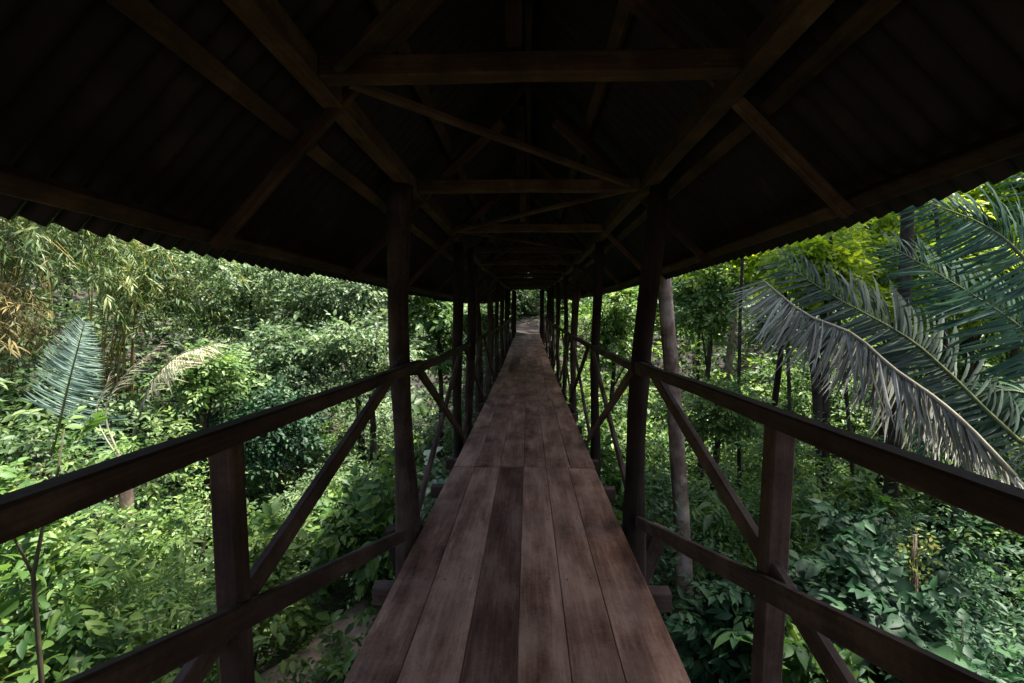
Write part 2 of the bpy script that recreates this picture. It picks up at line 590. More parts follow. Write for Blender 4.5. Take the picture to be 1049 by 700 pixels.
strip('path', [(0.0, 26.5), (0.0, 28), (0.1, 30.5), (0.9, 32.4), (4, 34), (8, 35)], 1.7, M['path'], 0.06)
strip('stream_bank_path', [(-6.0, 1.2), (-3.2, 3.9), (-2.35, 5.4), (-1.9, 6.6), (-1.0, 7.6)], 0.85, M['sunlit_bank_soil'], 0.06)

# ------------------------------------------------------------------ the covered footbridge
bridge = thing('covered_footbridge', 'long covered timber footbridge with plank deck, log posts, crossed rail braces and corrugated roof', 'footbridge')
Y0, Y1 = -3.4, 26.4
BASE = bridge

# deck boards
edges = [-0.765, -0.545, -0.283, -0.044, 0.186, 0.41, 0.685]
seams = [-3.4, 0.9, 4.72, 8.55, 12.4, 16.2, 19.8, 23.2, 26.4]
joists = [y for y in np.arange(-3.1, 26.4, 0.82)]
for si in range(len(seams) - 1):
    ya, yb = seams[si] + 0.003, seams[si + 1] - 0.003
    e = [edges[0] + random.uniform(-.012, .012)] + [v + random.uniform(-.03, .03) * (si != 1) for v in edges[1:-1]] + [edges[-1] + random.uniform(-.012, .012)]
    for bi in range(6):
        xa, xb = e[bi] + 0.0014, e[bi + 1] - 0.0014
        xc = (xa + xb) / 2
        dz = random.uniform(-0.004, 0.004)
        mat = M['deck']
        if (si, bi) in ((1, 2), (4, 1), (0, 3)):
            mat = M['deck_dark']
        nails = []
        for jy in joists:
            if ya + 0.03 < jy < yb - 0.03:
                for s in (-0.3, 0.3):
                    nails.append((jy - ya + random.uniform(-.02, .02), s * (xb - xa) + random.uniform(-.012, .012)))
        o = bar('deck_board', (xc, ya, zd(ya) - 0.0175 + dz), (xc, yb, zd(yb) - 0.0175 + dz + random.uniform(-.003, .003)),
                xb - xa, 0.035, mat, BASE, bev=0.004, nails=nails)
        if mat is M['deck_dark']:
            o['label'] = 'darker stained deck board'

for i, jy in enumerate(joists):
    l = -0.865 + random.uniform(-.05, .04)
    r = 0.765 + random.uniform(-.04, .06)
    bar('floor_joist', (l, jy, zd(jy) - 0.094), (r, jy, zd(jy) - 0.094), 0.085, 0.11, M['rail'], BASE)
for x in (-0.6, 0.52):
    for (a, b) in zip(np.linspace(Y0, Y1, 6)[:-1], np.linspace(Y0, Y1, 6)[1:]):
        bar('bearer_beam', (x, a, zd(a) - 0.255), (x, b, zd(b) - 0.255), 0.12, 0.2, M['post'], BASE)


# posts: natural logs that run from the ground to the wall plate
PLATE_Z = EYE + 0.95
post_y = [-0.75, 3.3, 5.85, 8.45, 11.05, 13.65, 16.25, 18.85, 21.45, 24.0, 26.1]


def log_post(x0, x1, y, r0, r1, ztop, name='post', seed=0, zbot=None):
    rs = random.Random(seed)
    zb = float(ground(x0, y)) - 0.3 if zbot is None else zbot
    z_foot = zd(y)
    zs = [zb, zb * 0.5 + z_foot * 0.5 - 0.1, z_foot - 0.2] + [z_foot + (ztop - z_foot) * t for t in (0.05, .14, .24, .34, .44, .54, .64, .74, .84, .94, 1.0)]
    pts, rad = [], []
    ph = rs.uniform(0, 6)
    for z in zs:
        t = (z - z_foot) / (ztop - z_foot)
        k = max(0, min(1, t))
        xx = x0 + (x1 - x0) * t if t >= 0 else x0
        pts.append((xx + 0.02 * math.sin(5 * k + ph), y + 0.015 * math.sin(4 * k + ph * 2), z))
        rad.append((r0 + (r1 - r0) * k) * (1 + 0.10 * math.sin(7 * k + ph) + 0.07 * math.sin(13 * k + ph)))
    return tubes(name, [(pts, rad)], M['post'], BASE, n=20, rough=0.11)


XL, XR = -0.905, 0.87
for i, y in enumerate(post_y):
    zt = zd(y) + PLATE_Z + 0.0
    rl, rr = random.uniform(.056, .074), random.uniform(.055, .07)
    if i == 1:
        log_post(-0.89, -0.905, y, 0.080, 0.074, zt, seed=3)
        log_post(0.775, 0.90, y + .1, 0.084, 0.064, zt, seed=9)
    elif i >= 9:
        log_post(XL + .16, XL + .14, y, 0.10, 0.09, zt, seed=i * 3)
        log_post(XR - .14, XR - .12, y, 0.10, 0.085, zt, seed=i * 3 + 1)
    else:
        jl, jr = random.uniform(-.03, .05), random.uniform(-.06, .03)
        log_post(XL + jl, XL + random.uniform(-.03, .03), y + random.uniform(-.1, .1) * (i > 2), rl, rl * .9, zt, seed=i * 5)
        log_post(XR + jr, XR + random.uniform(-.03, .03), y + random.uniform(-.1, .1) * (i > 2), rr, rr * .9, zt, seed=i * 5 + 2)
# a thinner second post beside the second left post
log_post(-0.80, -0.775, 6.35, 0.058, 0.048, zd(6.3) + PLATE_Z, seed=77)

# rails
RT = 1.176          # rail centre height
for sx, X in ((-1, -0.795), (1, 0.79)):
    ys = [Y0] + [3.3, 8.45, 13.65, 18.85, 24.0, 26.4]
    for a, b in zip(ys[:-1], ys[1:]):
        aa, bb = a - (0.10 if a > Y0 else 0), b + 0.10 * (b < 26)
        o = bar('handrail', (X, aa, zd(aa) + RT), (X + 0.0, bb, zd(bb) + RT + 0.012), 0.056, 0.058, M['rail'], BASE, wob=0.008, nseg=11)
        if a > Y0:
            o.location.z -= 0.02 * ((ys.index(a)) % 2)
            o.location.x -= sx * 0.004 * ys.index(a)
# short rail posts of the bay round the camera
bar('rail_post', (-0.845, 1.30, -0.55), (-0.868, 1.30, RT - 0.02), 0.068, 0.068, M['rail'], BASE, up=(0, 1, 0))
bar('rail_post', (0.83, 1.62, -0.55), (0.855, 1.60, RT - 0.02), 0.074, 0.074, M['rail'], BASE, up=(0, 1, 0))

# crossed braces: (side, y0, z0, y1, z1)
def brace(X, ya, za, yb, zb, w=0.076, t=0.034):
    bar('brace', (X, ya, za), (X, yb, zb), t, w, M['rail'], BASE, up=(1, 0, 0) if False else (0, 0, 1), wob=0.003, nseg=4)


brace(-0.825, 3.22, -0.04, -0.30, 1.17)
brace(-0.872, 3.2, 1.185, -0.6, 0.03)
brace(0.79, 3.38, -0.01, -0.25, 1.17)
brace(0.842, 3.3, 1.14, -0.4, 0.03)
for i in range(1, len(post_y) - 1):
    ya, yb = post_y[i], post_y[i + 1]
    for sx in (-1, 1):
        X = -0.80 if sx < 0 else 0.755
        brace(X, ya + .08, zd(ya) + RT - 0.03, yb - .05, zd(yb) + 0.02, 0.075, 0.034)
        brace(X - sx * -0.037, ya + .1, zd(ya) + 0.03, yb - .05, zd(yb) + RT - .03, 0.068, 0.034)

# side props below the deck
p = at(678, 540, 3.95)
bar('support_strut', (p.x, 3.95, p.z), (0.62, 3.9, -1.6), 0.13, 0.12, M['post'], BASE, up=(0, 1, 0))
bar('support_strut', (-1.02, 3.45, -0.12), (-0.70, 3.5, -1.7), 0.12, 0.11, M['post'], BASE, up=(0, 1, 0))

# wall plates
for X in (-0.875, 0.865):
    ys = [Y0, 0.0, 3.5, 8.6, 13.8, 18.9, 22.4, 26.4]
    for a, b in zip(ys[:-1], ys[1:]):
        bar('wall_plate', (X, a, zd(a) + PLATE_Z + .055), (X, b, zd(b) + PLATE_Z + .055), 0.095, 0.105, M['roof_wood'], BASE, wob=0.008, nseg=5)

# tie beams with diagonal bracing in the plane of the ties
tie_y = list(np.arange(1.92 - 1.65 * 3, 26.4, 1.65))
for i, y in enumerate(tie_y):
    z = zd(y) + EYE + 1.012
    bar('tie_beam', (-0.825, y, z), (0.815, y, z), 0.085, 0.085, M['roof_wood'], BASE, wob=0.004, nseg=4)
    if i + 1 < len(tie_y):
        y2 = tie_y[i + 1]
        z2 = zd(y2) + EYE + 1.012
        s = 1 if i % 2 else -1
        bar('diagonal_brace', (-0.74 * s, y + .06, z - .02), (0.74 * s, y2 - .06, z2 - .02), 0.042, 0.034, M['roof_wood'], BASE)

# roof: sheet line z = 2.05 - slope*|x| above the eye
RZ = EYE + 2.075
SL, SR = 1.05, .995
EL, ER = -1.645, 1.605


def roof_z(x, off=0.0):
    s = SL if x < 0 else SR
    return RZ - s * abs(x) - off * math.sqrt(1 + s * s)


for i, y in enumerate(tie_y):
    yy = y + 0.23
    if yy > 26.5:
        break
    for X0, X1 in ((-0.03, EL + 0.19), (0.03, ER - 0.19)):
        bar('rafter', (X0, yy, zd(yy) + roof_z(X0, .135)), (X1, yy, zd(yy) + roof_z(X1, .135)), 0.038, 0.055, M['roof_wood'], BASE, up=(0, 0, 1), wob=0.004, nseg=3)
    if i % 1 == 0:
        bar('king_post', (-0.06, y, zd(y) + EYE + 1.075), (-0.06, y, zd(y) + roof_z(-.06, .30)), 0.07, 0.06, M['roof_wood'], BASE, up=(0, 1, 0))
    for s in (-1, 1):
        bar('roof_strut', (s * 0.74, y + .07, zd(y) + EYE + 1.02), (s * 0.20, y + .07, zd(y) + EYE + 1.5), 0.045, 0.06, M['roof_wood'], BASE)
for X in (-1.50, -1.075, -0.62, 0.47, 1.05, 1.455):
    ys = [Y0, 2.3, 7.0, 12.2, 17.2, 22.1, 26.5]
    for a, b in zip(ys[:-1], ys[1:]):
        s = SL if X < 0 else -SR
        bar('purlin', (X, a, zd(a) + roof_z(X, .062)), (X, b, zd(b) + roof_z(X, .062)), 0.07, 0.06, M['roof_wood'], BASE,
            up=(-s, 0, 1) if True else (0, 0, 1), wob=0.006, nseg=6)
ys = [Y0, 2.3, 7.0, 12.2, 17.2, 22.1, 26.5]
for a, b in zip(ys[:-1], ys[1:]):
    bar('ridge_beam', (0, a, zd(a) + RZ - .135), (0, b, zd(b) + RZ - .135), 0.05, 0.09, M['roof_wood'], BASE, nseg=4, wob=.004)

# corrugated sheets
PER, AMP = 0.108, 0.017
sheets = np.linspace(Y0 - 0.2, Y1 + 0.5, 14)
for k in range(13):
    a, b = sheets[k], sheets[k + 1] + 0.06
    for side in (-1, 1):
        E = EL if side < 0 else ER
        s = SL if side < 0 else SR
        Xs = np.linspace(0.0, E + random.uniform(-.02, .015), 7)
        nn = int((b - a) / PER * 8)
        ysn = np.linspace(a, b, nn)
        nrm = np.array((side * s, 0, 1.0)) / math.sqrt(1 + s * s)
        V, Fc = [], []
        lift = 0.004 * (k % 2) + 0.003
        for y in ysn:
            wv = AMP * math.cos(2 * math.pi * y / PER) + lift
            for x in Xs:
                jitter = 0.012 * math.sin(y * 2.3 + side) * (abs(x) / 1.6)
                V.append((x + nrm[0] * wv + side * jitter, y, zd(y) + roof_z(x) + nrm[2] * wv))
        nx = len(Xs)
        nv = len(V)
        V += [(v[0] + nrm[0] * .004, v[1], v[2] + nrm[2] * .004) for v in V]
        for j in range(nn - 1):
            for i in range(nx - 1):
                q = (j * nx + i, j * nx + i + 1, (j + 1) * nx + i + 1, (j + 1) * nx + i)
                Fc.append(q)
                Fc.append(tuple(nv + t for t in q[::-1]))
            e = j * nx + nx - 1
            Fc.append((e, e + nv, e + nx + nv, e + nx))
        me = mesh_from('roof_sheet', V, Fc)
        me.polygons.foreach_set('use_smooth', np.ones(len(me.polygons), dtype=bool))
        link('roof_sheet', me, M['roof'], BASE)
# ridge caps
for k in range(5):
    a, b = np.linspace(Y0, Y1 + .4, 6)[k], np.linspace(Y0, Y1 + .4, 6)[k + 1] - .004
    V, Fc = [], []
    pr = [(-0.2, -0.2 * SL), (-0.05, -0.035), (0, 0), (0.05, -0.035), (0.2, -0.2 * SR)]
    for y in (a, (a + b) / 2, b):
        for (x, z) in pr:
            V.append((x, y, zd(y) + RZ + .055 + z))
    for j in range(2):
        for i in range(4):
            Fc.append((j * 5 + i, j * 5 + i + 1, j * 5 + i + 6, j * 5 + i + 5))
    link('ridge_cap', mesh_from('ridge_cap', V, Fc), M['roof'], BASE)


# ------------------------------------------------------------------ vegetation
LVIEW = R(60)


def tree(name, label, cat, base, top, r0, crown_c, crown_r, nblob, nsprig, k, slen, llen, mat, tmpl=T_MED, bark='bark', lean=None, group=None, shell=.7, ang=(70, 20), droop=.25, wide=1.0, limbs=7, up=.55):
    """a tapered trunk with limbs, and a crown of leafy twigs"""
    base = Vector(base); top = Vector(top)
    base.z = float(ground(base.x, base.y)) - 0.15
    t = thing(name, label, cat, base, group)
    off = tuple(base)
    seed = int(abs(base.x * 71 + base.y * 37)) + 1
    rs = random.Random(seed)
    n = 12
    pts, rad = [], []
    px, py = rs.uniform(0, 6), rs.uniform(0, 6)
    for i in range(n):
        f = i / (n - 1)
        q = base.lerp(top, f)
        L = (top - base).length
        w = 0.018 * L * math.sin(f * 3.1)
        pts.append((q.x + w * math.sin(px + f * 3), q.y + w * math.sin(py + f * 3), q.z))
        rad.append(r0 * (1.25 - 0.25 * min(1, f * 6)) * (1 - 0.6 * f))
    lst = [(pts, rad)]
    c = Vector(crown_c)
    for i in range(limbs):
        f = rs.uniform(0.55, 0.98)
        a = Vector(pts[int(f * (n - 1))])
        e = Vector((c.x + rs.uniform(-.75, .75) * crown_r[0], c.y + rs.uniform(-.75, .75) * crown_r[1], c.z + rs.uniform(-.5, .7) * crown_r[2]))
        mid = a.lerp(e, .5) + Vector((0, 0, .12 * crown_r[2]))
        rr = r0 * (1 - .6 * f) * .5
        cand = [(tuple(a), rr), (tuple(a.lerp(mid, .5)), rr * .8), (tuple(mid), rr * .6), (tuple(e), rr * .25)]
        P4 = np.array([q for q, _ in cand])
        if clear_of_bridge(P4, .1).all():
            lst.append(([q for q, _ in cand], [w for _, w in cand]))
    tubes('trunk', lst, M[bark], t, n=12, rough=0.10, offset=off)
    C, O = blob_points(crown_c, crown_r, nblob, nsprig, shell=shell, up=up, flat=.7)
    arr = sprigs(C, dirs_from(O), np.array((0, -.25, .6)) + O * .9, k, slen, llen, ang=ang, droop=droop)
    leaves('crown', *arr, tmpl, M[mat], t, widen=wide, loc=off)
    return t


def shrub(name, label, cat, pos, h, rad, nsprig, k, slen, llen, mat, tmpl=T_MED, group=None, nblob=6, ang=(70, 20), droop=.25, wide=1.0, stems=6, low=0.15, stem_r=.012):
    """several stems from one foot with leafy twigs"""
    x, y = pos
    z0 = float(ground(x, y)) - 0.05
    base = Vector((x, y, z0))
    t = thing(name, label, cat, base, group)
    rs = random.Random(int(abs(x * 91 + y * 53)))
    c = (x, y, z0 + h * (0.5 + low / 2))
    r = (rad, rad, h * (0.5 - low / 2) * 1.15)
    C, O = blob_points(c, r, nblob, nsprig, shell=.55, up=.35, flat=1.0)
    arr = sprigs(C, dirs_from(O, .5, .1), np.array((0, -.2, .8)) + O * .6, k, slen, llen, ang=ang, droop=droop)
    lst = []
    for i in range(stems):
        e = Vector((x + rs.uniform(-.7, .7) * rad, y + rs.uniform(-.7, .7) * rad, z0 + h * rs.uniform(.45, .78)))
        m1 = base.lerp(e, .5) + Vector((rs.uniform(-.1, .1), rs.uniform(-.1, .1), h * .08))
        P4 = np.array([tuple(base), tuple(m1), tuple(e)])
        if clear_of_bridge(P4, .05).all():
            lst.append(([tuple(base), tuple(m1), tuple(e)], [stem_r, stem_r * .8, stem_r * .35]))
    if lst:
        tubes('stem', lst, M['stem'], t, n=8, rough=.05, offset=tuple(base))
    leaves('foliage', *arr, tmpl, M[mat], t, widen=wide, loc=tuple(base))
    return t


def bez(pts, n):
    """smooth curve through points (Catmull-Rom)"""
    P = [np.array(tuple(p), dtype=float) for p in pts]
    P = [2 * P[0] - P[1]] + P + [2 * P[-1] - P[-2]]
    out = []
    seg = len(P) - 3
    for i in range(n):
        f = i / (n - 1) * seg
        s = min(int(f), seg - 1)
        t = f - s
        a, b, c, d = P[s:s + 4]
        out.append(0.5 * ((2 * b) + (c - a) * t + (2 * a - 5 * b + 4 * c - d) * t * t + (3 * b - a - 3 * c + d) * t ** 3))
    return np.array(out)


def frond(parent, off, pts, nleaf, l0, mat, rmat, face, ang=(80, 35), hang=0.25, one=0.0, r0=.02, bare=0.12, label=None, tmpl=None, jit=.09, wide=1.0, tipl=.45, basel=.6):
    """pinnate palm leaf: base first in pts; face = the normal of the leaf's upper side"""
    nleaf = int(nleaf * 1.35)
    Cv = bez(pts, nleaf)
    T = norm(np.gradient(Cv, axis=0))
    Fv = np.array(face, dtype=float)
    Fv = norm(np.tile(Fv, (nleaf, 1)) - T * (T @ Fv)[:, None])
    S = np.cross(T, Fv)
    s = np.linspace(0, 1, nleaf)
    k = s > bare
    prof = np.interp(s, [bare, bare + .25, .65, 1], [basel, 1.0, .95, tipl])
    P_, D_, N_, L_, T_ = [], [], [], [], []
    for side in (-1, 1):
        th = np.radians(ang[0] + (ang[1] - ang[0]) * s)
        d = T * np.cos(th)[:, None] + side * S * np.sin(th)[:, None] + Fv * 0.12
        d[:, 2] -= hang
        d = norm(d + RNG.normal(0, jit, d.shape))
        nn = norm(Fv + RNG.normal(0, .18, Fv.shape) + side * S * .35)
        P_.append(Cv[k]); D_.append(d[k]); N_.append(nn[k])
        L_.append((l0 * prof * RNG.uniform(.85, 1.08, nleaf))[k])
        T_.append(np.clip(RNG.normal(.5, .22, nleaf), 0, 1)[k])
    arr = [np.concatenate(q) for q in (P_, D_, N_, L_, T_)]
    o = leaves('frond', *arr, tmpl or T_BLADE, M[mat], parent, widen=wide * .9, loc=off)
    idx = np.linspace(0, nleaf - 1, 16).astype(int)
    rads = r0 * np.linspace(1.2, .2, 16)
    rr = tubes('rachis', [([tuple(Cv[i]) for i in idx], rads)], M[rmat], o, n=7, offset=off)
    if label:
        o['label'] = label
    return o


# ---- right: palm whose fronds arch into the frame
crown = at(1150, 470, 4.9)
pb = Vector((crown.x + .1, crown.y + .1, 0)); pb.z = float(ground(pb.x, pb.y)) - .1
palm = thing('palm_tree', 'tall palm at the right edge with arching blue-grey fronds and one dead pale frond', 'palm tree', pb)
off = tuple(pb)
tubes('trunk', [([tuple(pb), tuple(pb.lerp(crown, .35) + Vector((.06, 0, 0))), tuple(pb.lerp(crown, .7)), tuple(crown)], [.17, .14, .13, .14])], M['bark'], palm, n=14, rough=.06, offset=off)
cr = tuple(crown)
# dead frond: its leaflets all hang
pts = [at(782, 288, 5.4), at(825, 322, 5.2), at(873, 342, 5.0), at(914, 377, 4.8), at(959, 409, 4.6), at(996, 442, 4.45), at(1050, 500, 4.3)]
Cv = bez(pts, 125)
T = norm(np.gradient(Cv, axis=0))
P_, D_, N_, L_, T_ = [], [], [], [], []
s = np.linspace(0, 1, 125)
for sheet in range(3):
    dx = np.interp(s, [0, .12, .4, .7, 1], [-.95, -.55, -.12, .15, .75])
    dz = np.interp(s, [0, .12, .4, .7, 1], [-.35, -.75, -1, -1, -.85])
    d = np.stack([dx, np.full(125, (-.25, .0, .25)[sheet]), dz], -1)
    d = norm(d + RNG.normal(0, .10, d.shape))
    P_.append(Cv + RNG.normal(0, .008, Cv.shape)); D_.append(d)
    N_.append(norm(np.array((0, -1.0, .25)) + RNG.normal(0, .6, (125, 3))))
    L_.append(np.interp(s, [0, .1, .45, .85, 1], [.42, .62, .76, .62, .3]) * RNG.uniform(.6, 1.12, 125) * np.where(RNG.uniform(0, 1, 125) < .14, .25, 1.0))
    T_.append(np.clip(RNG.normal(.5, 0.25, 125), 0, 1))
df = leaves('frond', *[np.concatenate(q) for q in (P_, D_, N_, L_, T_)], T_HANG, M['frond_dry'], palm, widen=.66, loc=off)
df['label'] = 'dead pale grey frond with hanging leaflets'
tubes('rachis', [([tuple(q) for q in Cv[::8]], np.linspace(.012, .026, len(Cv[::8])))], M['rachis_dry'], df, n=7, offset=off)
view = (0, -1.0, .35)
frond(palm, off, [cr, at(1060, 462, 5.3), at(975, 385, 5.7), at(935, 350, 5.9), at(895, 326, 6.1), at(853, 303, 6.3), at(800, 268, 6.5)], 72, .78, 'frond_grey', 'rachis', view, ang=(78, 50), hang=.12, r0=.022, bare=.1)
frond(palm, off, [cr, at(1100, 330, 4.4), at(1049, 265, 4.3), at(1010, 232, 4.3), at(945, 205, 4.4)], 60, .62, 'frond_blue', 'rachis', view, ang=(75, 40), hang=.25, r0=.02, bare=.15)
frond(palm, off, [cr, at(1105, 390, 5.2), at(1045, 335, 5.4), at(985, 295, 5.6), at(912, 252, 5.9)], 60, .75, 'frond_blue', 'rachis', view, ang=(75, 45), hang=.15, r0=.02, bare=.12)
frond(palm, off, [cr, at(1090, 420, 5.6), at(1030, 400, 5.9), at(985, 420, 6.1), at(945, 470, 6.2)], 56, .8, 'frond_blue', 'rachis', (0, -.7, .7), ang=(75, 35), hang=.5, r0=.02, bare=.12)
frond(palm, off, [cr, at(1170, 330, 5.2), at(1120, 230, 5.4), at(1050, 170, 5.7)], 50, .75, 'frond_blue', 'rachis', view, ang=(75, 45), hang=.25, r0=.02)
frond(palm, off, [cr, at(1250, 380, 5.0), at(1330, 400, 5.0), at(1400, 470, 5.0)], 50, .7, 'frond_blue', 'rachis', (0, 0, 1), hang=.4)
frond(palm, off, [cr, at(1130, 430, 5.9), at(1150, 420, 6.8), at(1150, 450, 7.4)], 50, .7, 'frond_blue', 'rachis', (0, 0, 1), hang=.4)

# ---- left: low palm with one broad frond facing the bridge, and dry fronds
b = at(50, 520, 6.8); pb = Vector((b.x, b.y, 0)); pb.z = float(ground(pb.x, pb.y)) - .1
cz = Vector((b.x, b.y, max(b.z, pb.z + .5)))
palm2 = thing('palm_tree', 'low palm on the left bank with one broad upright blue-green frond facing the bridge', 'palm tree', pb)
off = tuple(pb)
tubes('trunk', [([tuple(pb), tuple(pb.lerp(cz, .5)), tuple(cz)], [.14, .12, .12])], M['bark'], palm2, n=12, rough=.06, offset=off)
frond(palm2, off, [tuple(cz), at(57, 450, 6.6), at(70, 395, 6.4), at(79, 360, 6.3), at(87, 330, 6.2)], 80, .44, 'frond_pale', 'rachis', (.25, -1, .15), ang=(88, 62), hang=.06, r0=.02, bare=.36, jit=.05, wide=1.2, tipl=.3, basel=1.3, tmpl=T_HANG)
frond(palm2, off, [tuple(cz), at(10, 470, 7.3), at(-40, 440, 7.6), at(-80, 450, 7.7)], 44, .7, 'frond_blue', 'rachis', (0, -.5, 1), hang=.4)
frond(palm2, off, [tuple(cz), at(70, 470, 7.6), at(90, 430, 8.3), at(110, 420, 8.8)], 44, .7, 'frond_blue', 'rachis', (0, -.5, 1), hang=.4)
b = at(128, 480, 6.0); pb = Vector((b.x, b.y, 0)); pb.z = float(ground(pb.x, pb.y)) - .1
cz = Vector((b.x, b.y, max(b.z, pb.z + .4)))
palm3 = thing('young_palm', 'young palm with withered straw-pale fronds drooping in front of a yellow-green bush', 'palm tree', pb)
off = tuple(pb)
tubes('trunk', [([tuple(pb), tuple(pb.lerp(cz, .5)), tuple(cz)], [.09, .08, .08])], M['bark'], palm3, n=10, rough=.06, offset=off)
frond(palm3, off, [tuple(cz), at(143, 425, 5.8), at(158, 388, 5.7), at(183, 364, 5.6), at(221, 352, 5.5)], 40, .44, 'frond_straw', 'rachis_dry', (-.2, -.6, 1), ang=(60, 30), hang=.75, r0=.016, bare=.35, wide=1.0, tmpl=T_HANG)
frond(palm3, off, [tuple(cz), at(108, 425, 6.1), at(128, 385, 6.2), at(165, 352, 6.3)], 22, .26, 'frond_straw', 'rachis_dry', (-.2, -.6, 1), ang=(40, 18), hang=.4, r0=.014, bare=.4, wide=1.0)
frond(palm3, off, [tuple(cz), at(100, 430, 5.9), at(112, 385, 5.9)], 18, .22, 'frond_straw', 'rachis_dry', (-.2, -.6, 1), ang=(30, 12), hang=.25, r0=.012, bare=.5, wide=1.0)


# ---- left: bamboo
def bamboo(label, pos, nculm, hgt, lean, spread, nspr, mat, dry=False):
    x, y = pos
    z0 = float(ground(x, y)) - .05
    t = thing('bamboo_clump', label, 'bamboo', (x, y, z0))
    off = (x, y, z0)
    lst, C_, A_ = [], [], []
    for i in range(nculm):
        a = random.uniform(0, 6.28)
        h = hgt * random.uniform(.75, 1.15)
        dx = lean[0] * random.uniform(.4, 1.3) + random.uniform(-spread, spread)
        dy = lean[1] * random.uniform(.4, 1.3) + random.uniform(-spread, spread)
        bx, by = x + .35 * math.cos(a), y + .35 * math.sin(a)
        q = [(bx, by, z0), (bx + dx * .15, by + dy * .15, z0 + h * .5), (bx + dx * .5, by + dy * .5, z0 + h * .92), (bx + dx * .85, by + dy * .85, z0 + h * .95), (bx + dx * 1.15, by + dy * 1.15, z0 + h * .75)]
        cv = bez(q, 26)
        lst.append(([tuple(p) for p in cv[::2]], np.linspace(.016, .003, 13)))
        n = nspr
        f = RNG.uniform(.3, 1, n)
        base = cv[(f * 25).astype(int)] + RNG.normal(0, .2, (n, 3))
        tang = norm(np.gradient(cv, axis=0))[(f * 25).astype(int)]
        C_.append(base)
        A_.append(tang * .8 + RNG.normal(0, .65, (n, 3)) + np.array((0, 0, -.2)))
    tubes('culm', lst, M['culm'], t, n=7, offset=off)
    C, A = np.concatenate(C_), np.concatenate(A_)
    arr = sprigs(C, A, np.array((0, -.3, 1.0)) + RNG.normal(0, .4, C.shape), 7, .30, .17, ang=(50, 14), jit=.32, droop=.28)
    if not dry:
        arr[4] = np.where(RNG.uniform(0, 1, len(arr[4])) < .12, RNG.uniform(.8, 1, len(arr[4])), arr[4] * .75)
    leaves('foliage', *arr, T_LONG, M[mat], t, widen=1.25, loc=off)
    return t


q = at(10, 420, 8.6)
bamboo('yellow-green bamboo arching over the left palm frond from the left edge', (q.x - .8, 8.8), 26, 4.3, (2.3, -.7), .7, 46, 'leaf_bamboo')
q = at(120, 420, 9.6)
bamboo('feathery bamboo right of the left palm frond with straw-coloured culms', (q.x - .3, 9.8), 16, 4.0, (1.5, -.5), .7, 42, 'leaf_bamboo')
q = at(10, 420, 8)
bamboo('withered orange-brown bamboo behind the left palm at the left edge', (q.x - .9, 8.0), 6, 2.5, (1.3, -.3), .5, 30, 'leaf_litter', True)
q = at(40, 420, 11)
bamboo('tall dense bamboo behind the arching bamboo under the left eave', (q.x - .6, 11.5), 22, 6.2, (2.4, -1.2), 1.0, 46, 'leaf_bamboo')


# ---- trees: (label, px, py of crown centre, depth, radii, sprigs, material ...)
def crown_tree(label, px, py, D, rad, nspr, mat, llen=.1, tmpl=T_MED, name='broadleaf_tree', k=7, slen=.32, r0=.09, nblob=20, bark='bark', base_dx=0.0, droop=.25, wide=1.0, ang=(70, 20), shell=.7):
    c = at(px, py, D)
    base = (c.x + base_dx, c.y + .2, 0)
    top = (c.x, c.y, c.z + rad[2] * .55)
    return tree(name, label, 'tree', base, top, r0, tuple(c), rad, nblob, nspr, k, slen, llen, mat, tmpl, bark, droop=droop, wide=wide, ang=ang, shell=shell)


L_TREES = [
    ('grey-green small-leaved tree in the middle of the left slope', 255, 300, 11.0, (1.9, 1.7, 1.5), 1500, 'leaf_blue', .105),
    ('rounded silvery tree low on the left slope above the handrail', 300, 372, 9.2, (1.5, 1.4, 1.0), 1300, 'leaf_blue', .095),
    ('dense grey-green tree touching the left eave beside the first left post', 365, 300, 11.5, (1.8, 1.6, 1.5), 1400, 'leaf_blue', .1),
    ('dark tree behind the dry palm fronds, below the bamboo', 205, 300, 12.5, (2.0, 1.6, 1.6), 1300, 'leaf_mid', .11),
    ('pale leafy tree just left of the first left post', 375, 365, 9.5, (1.2, 1.2, 1.0), 1000, 'leaf_blue', .09),
    ('bright drooping tree between the first and second left posts', 447, 328, 12.0, (1.3, 1.3, 1.5), 1000, 'leaf_bright', .14),
    ('grey-green tree behind the second left post', 490, 330, 15.0, (1.5, 1.4, 1.9), 1000, 'leaf_blue', .12),
    ('dark spreading tree high on the left slope', 310, 262, 15.5, (2.6, 2.0, 1.8), 1300, 'leaf_mid', .13),
    ('dark green tree high above the bamboo at the left edge', 60, 235, 15.0, (3.2, 2.4, 2.0), 1300, 'leaf_mid', .13),
    ('yellow-green bush-like tree behind the drooping dry fronds', 205, 388, 7.2, (.62, .6, .7), 600, 'leaf_bright', .085),
    ('dark low tree in the shade under the left handrail', 285, 440, 8.0, (1.2, 1.0, .8), 700, 'leaf_dark', .09),
    ('pale green tree seen through the bridge exit beyond the path', 538, 312, 34.0, (3.0, 2.2, 2.6), 900, 'leaf_blue', .24),
]
for (lb, px, py, D, rad, ns, mt, ll) in L_TREES:
    crown_tree(lb, px, py, D, rad, ns, mt, ll, tmpl=T_MED if D < 12.6 else T_FAR, k=7, slen=.34 * (1 + (D > 14) * .5))

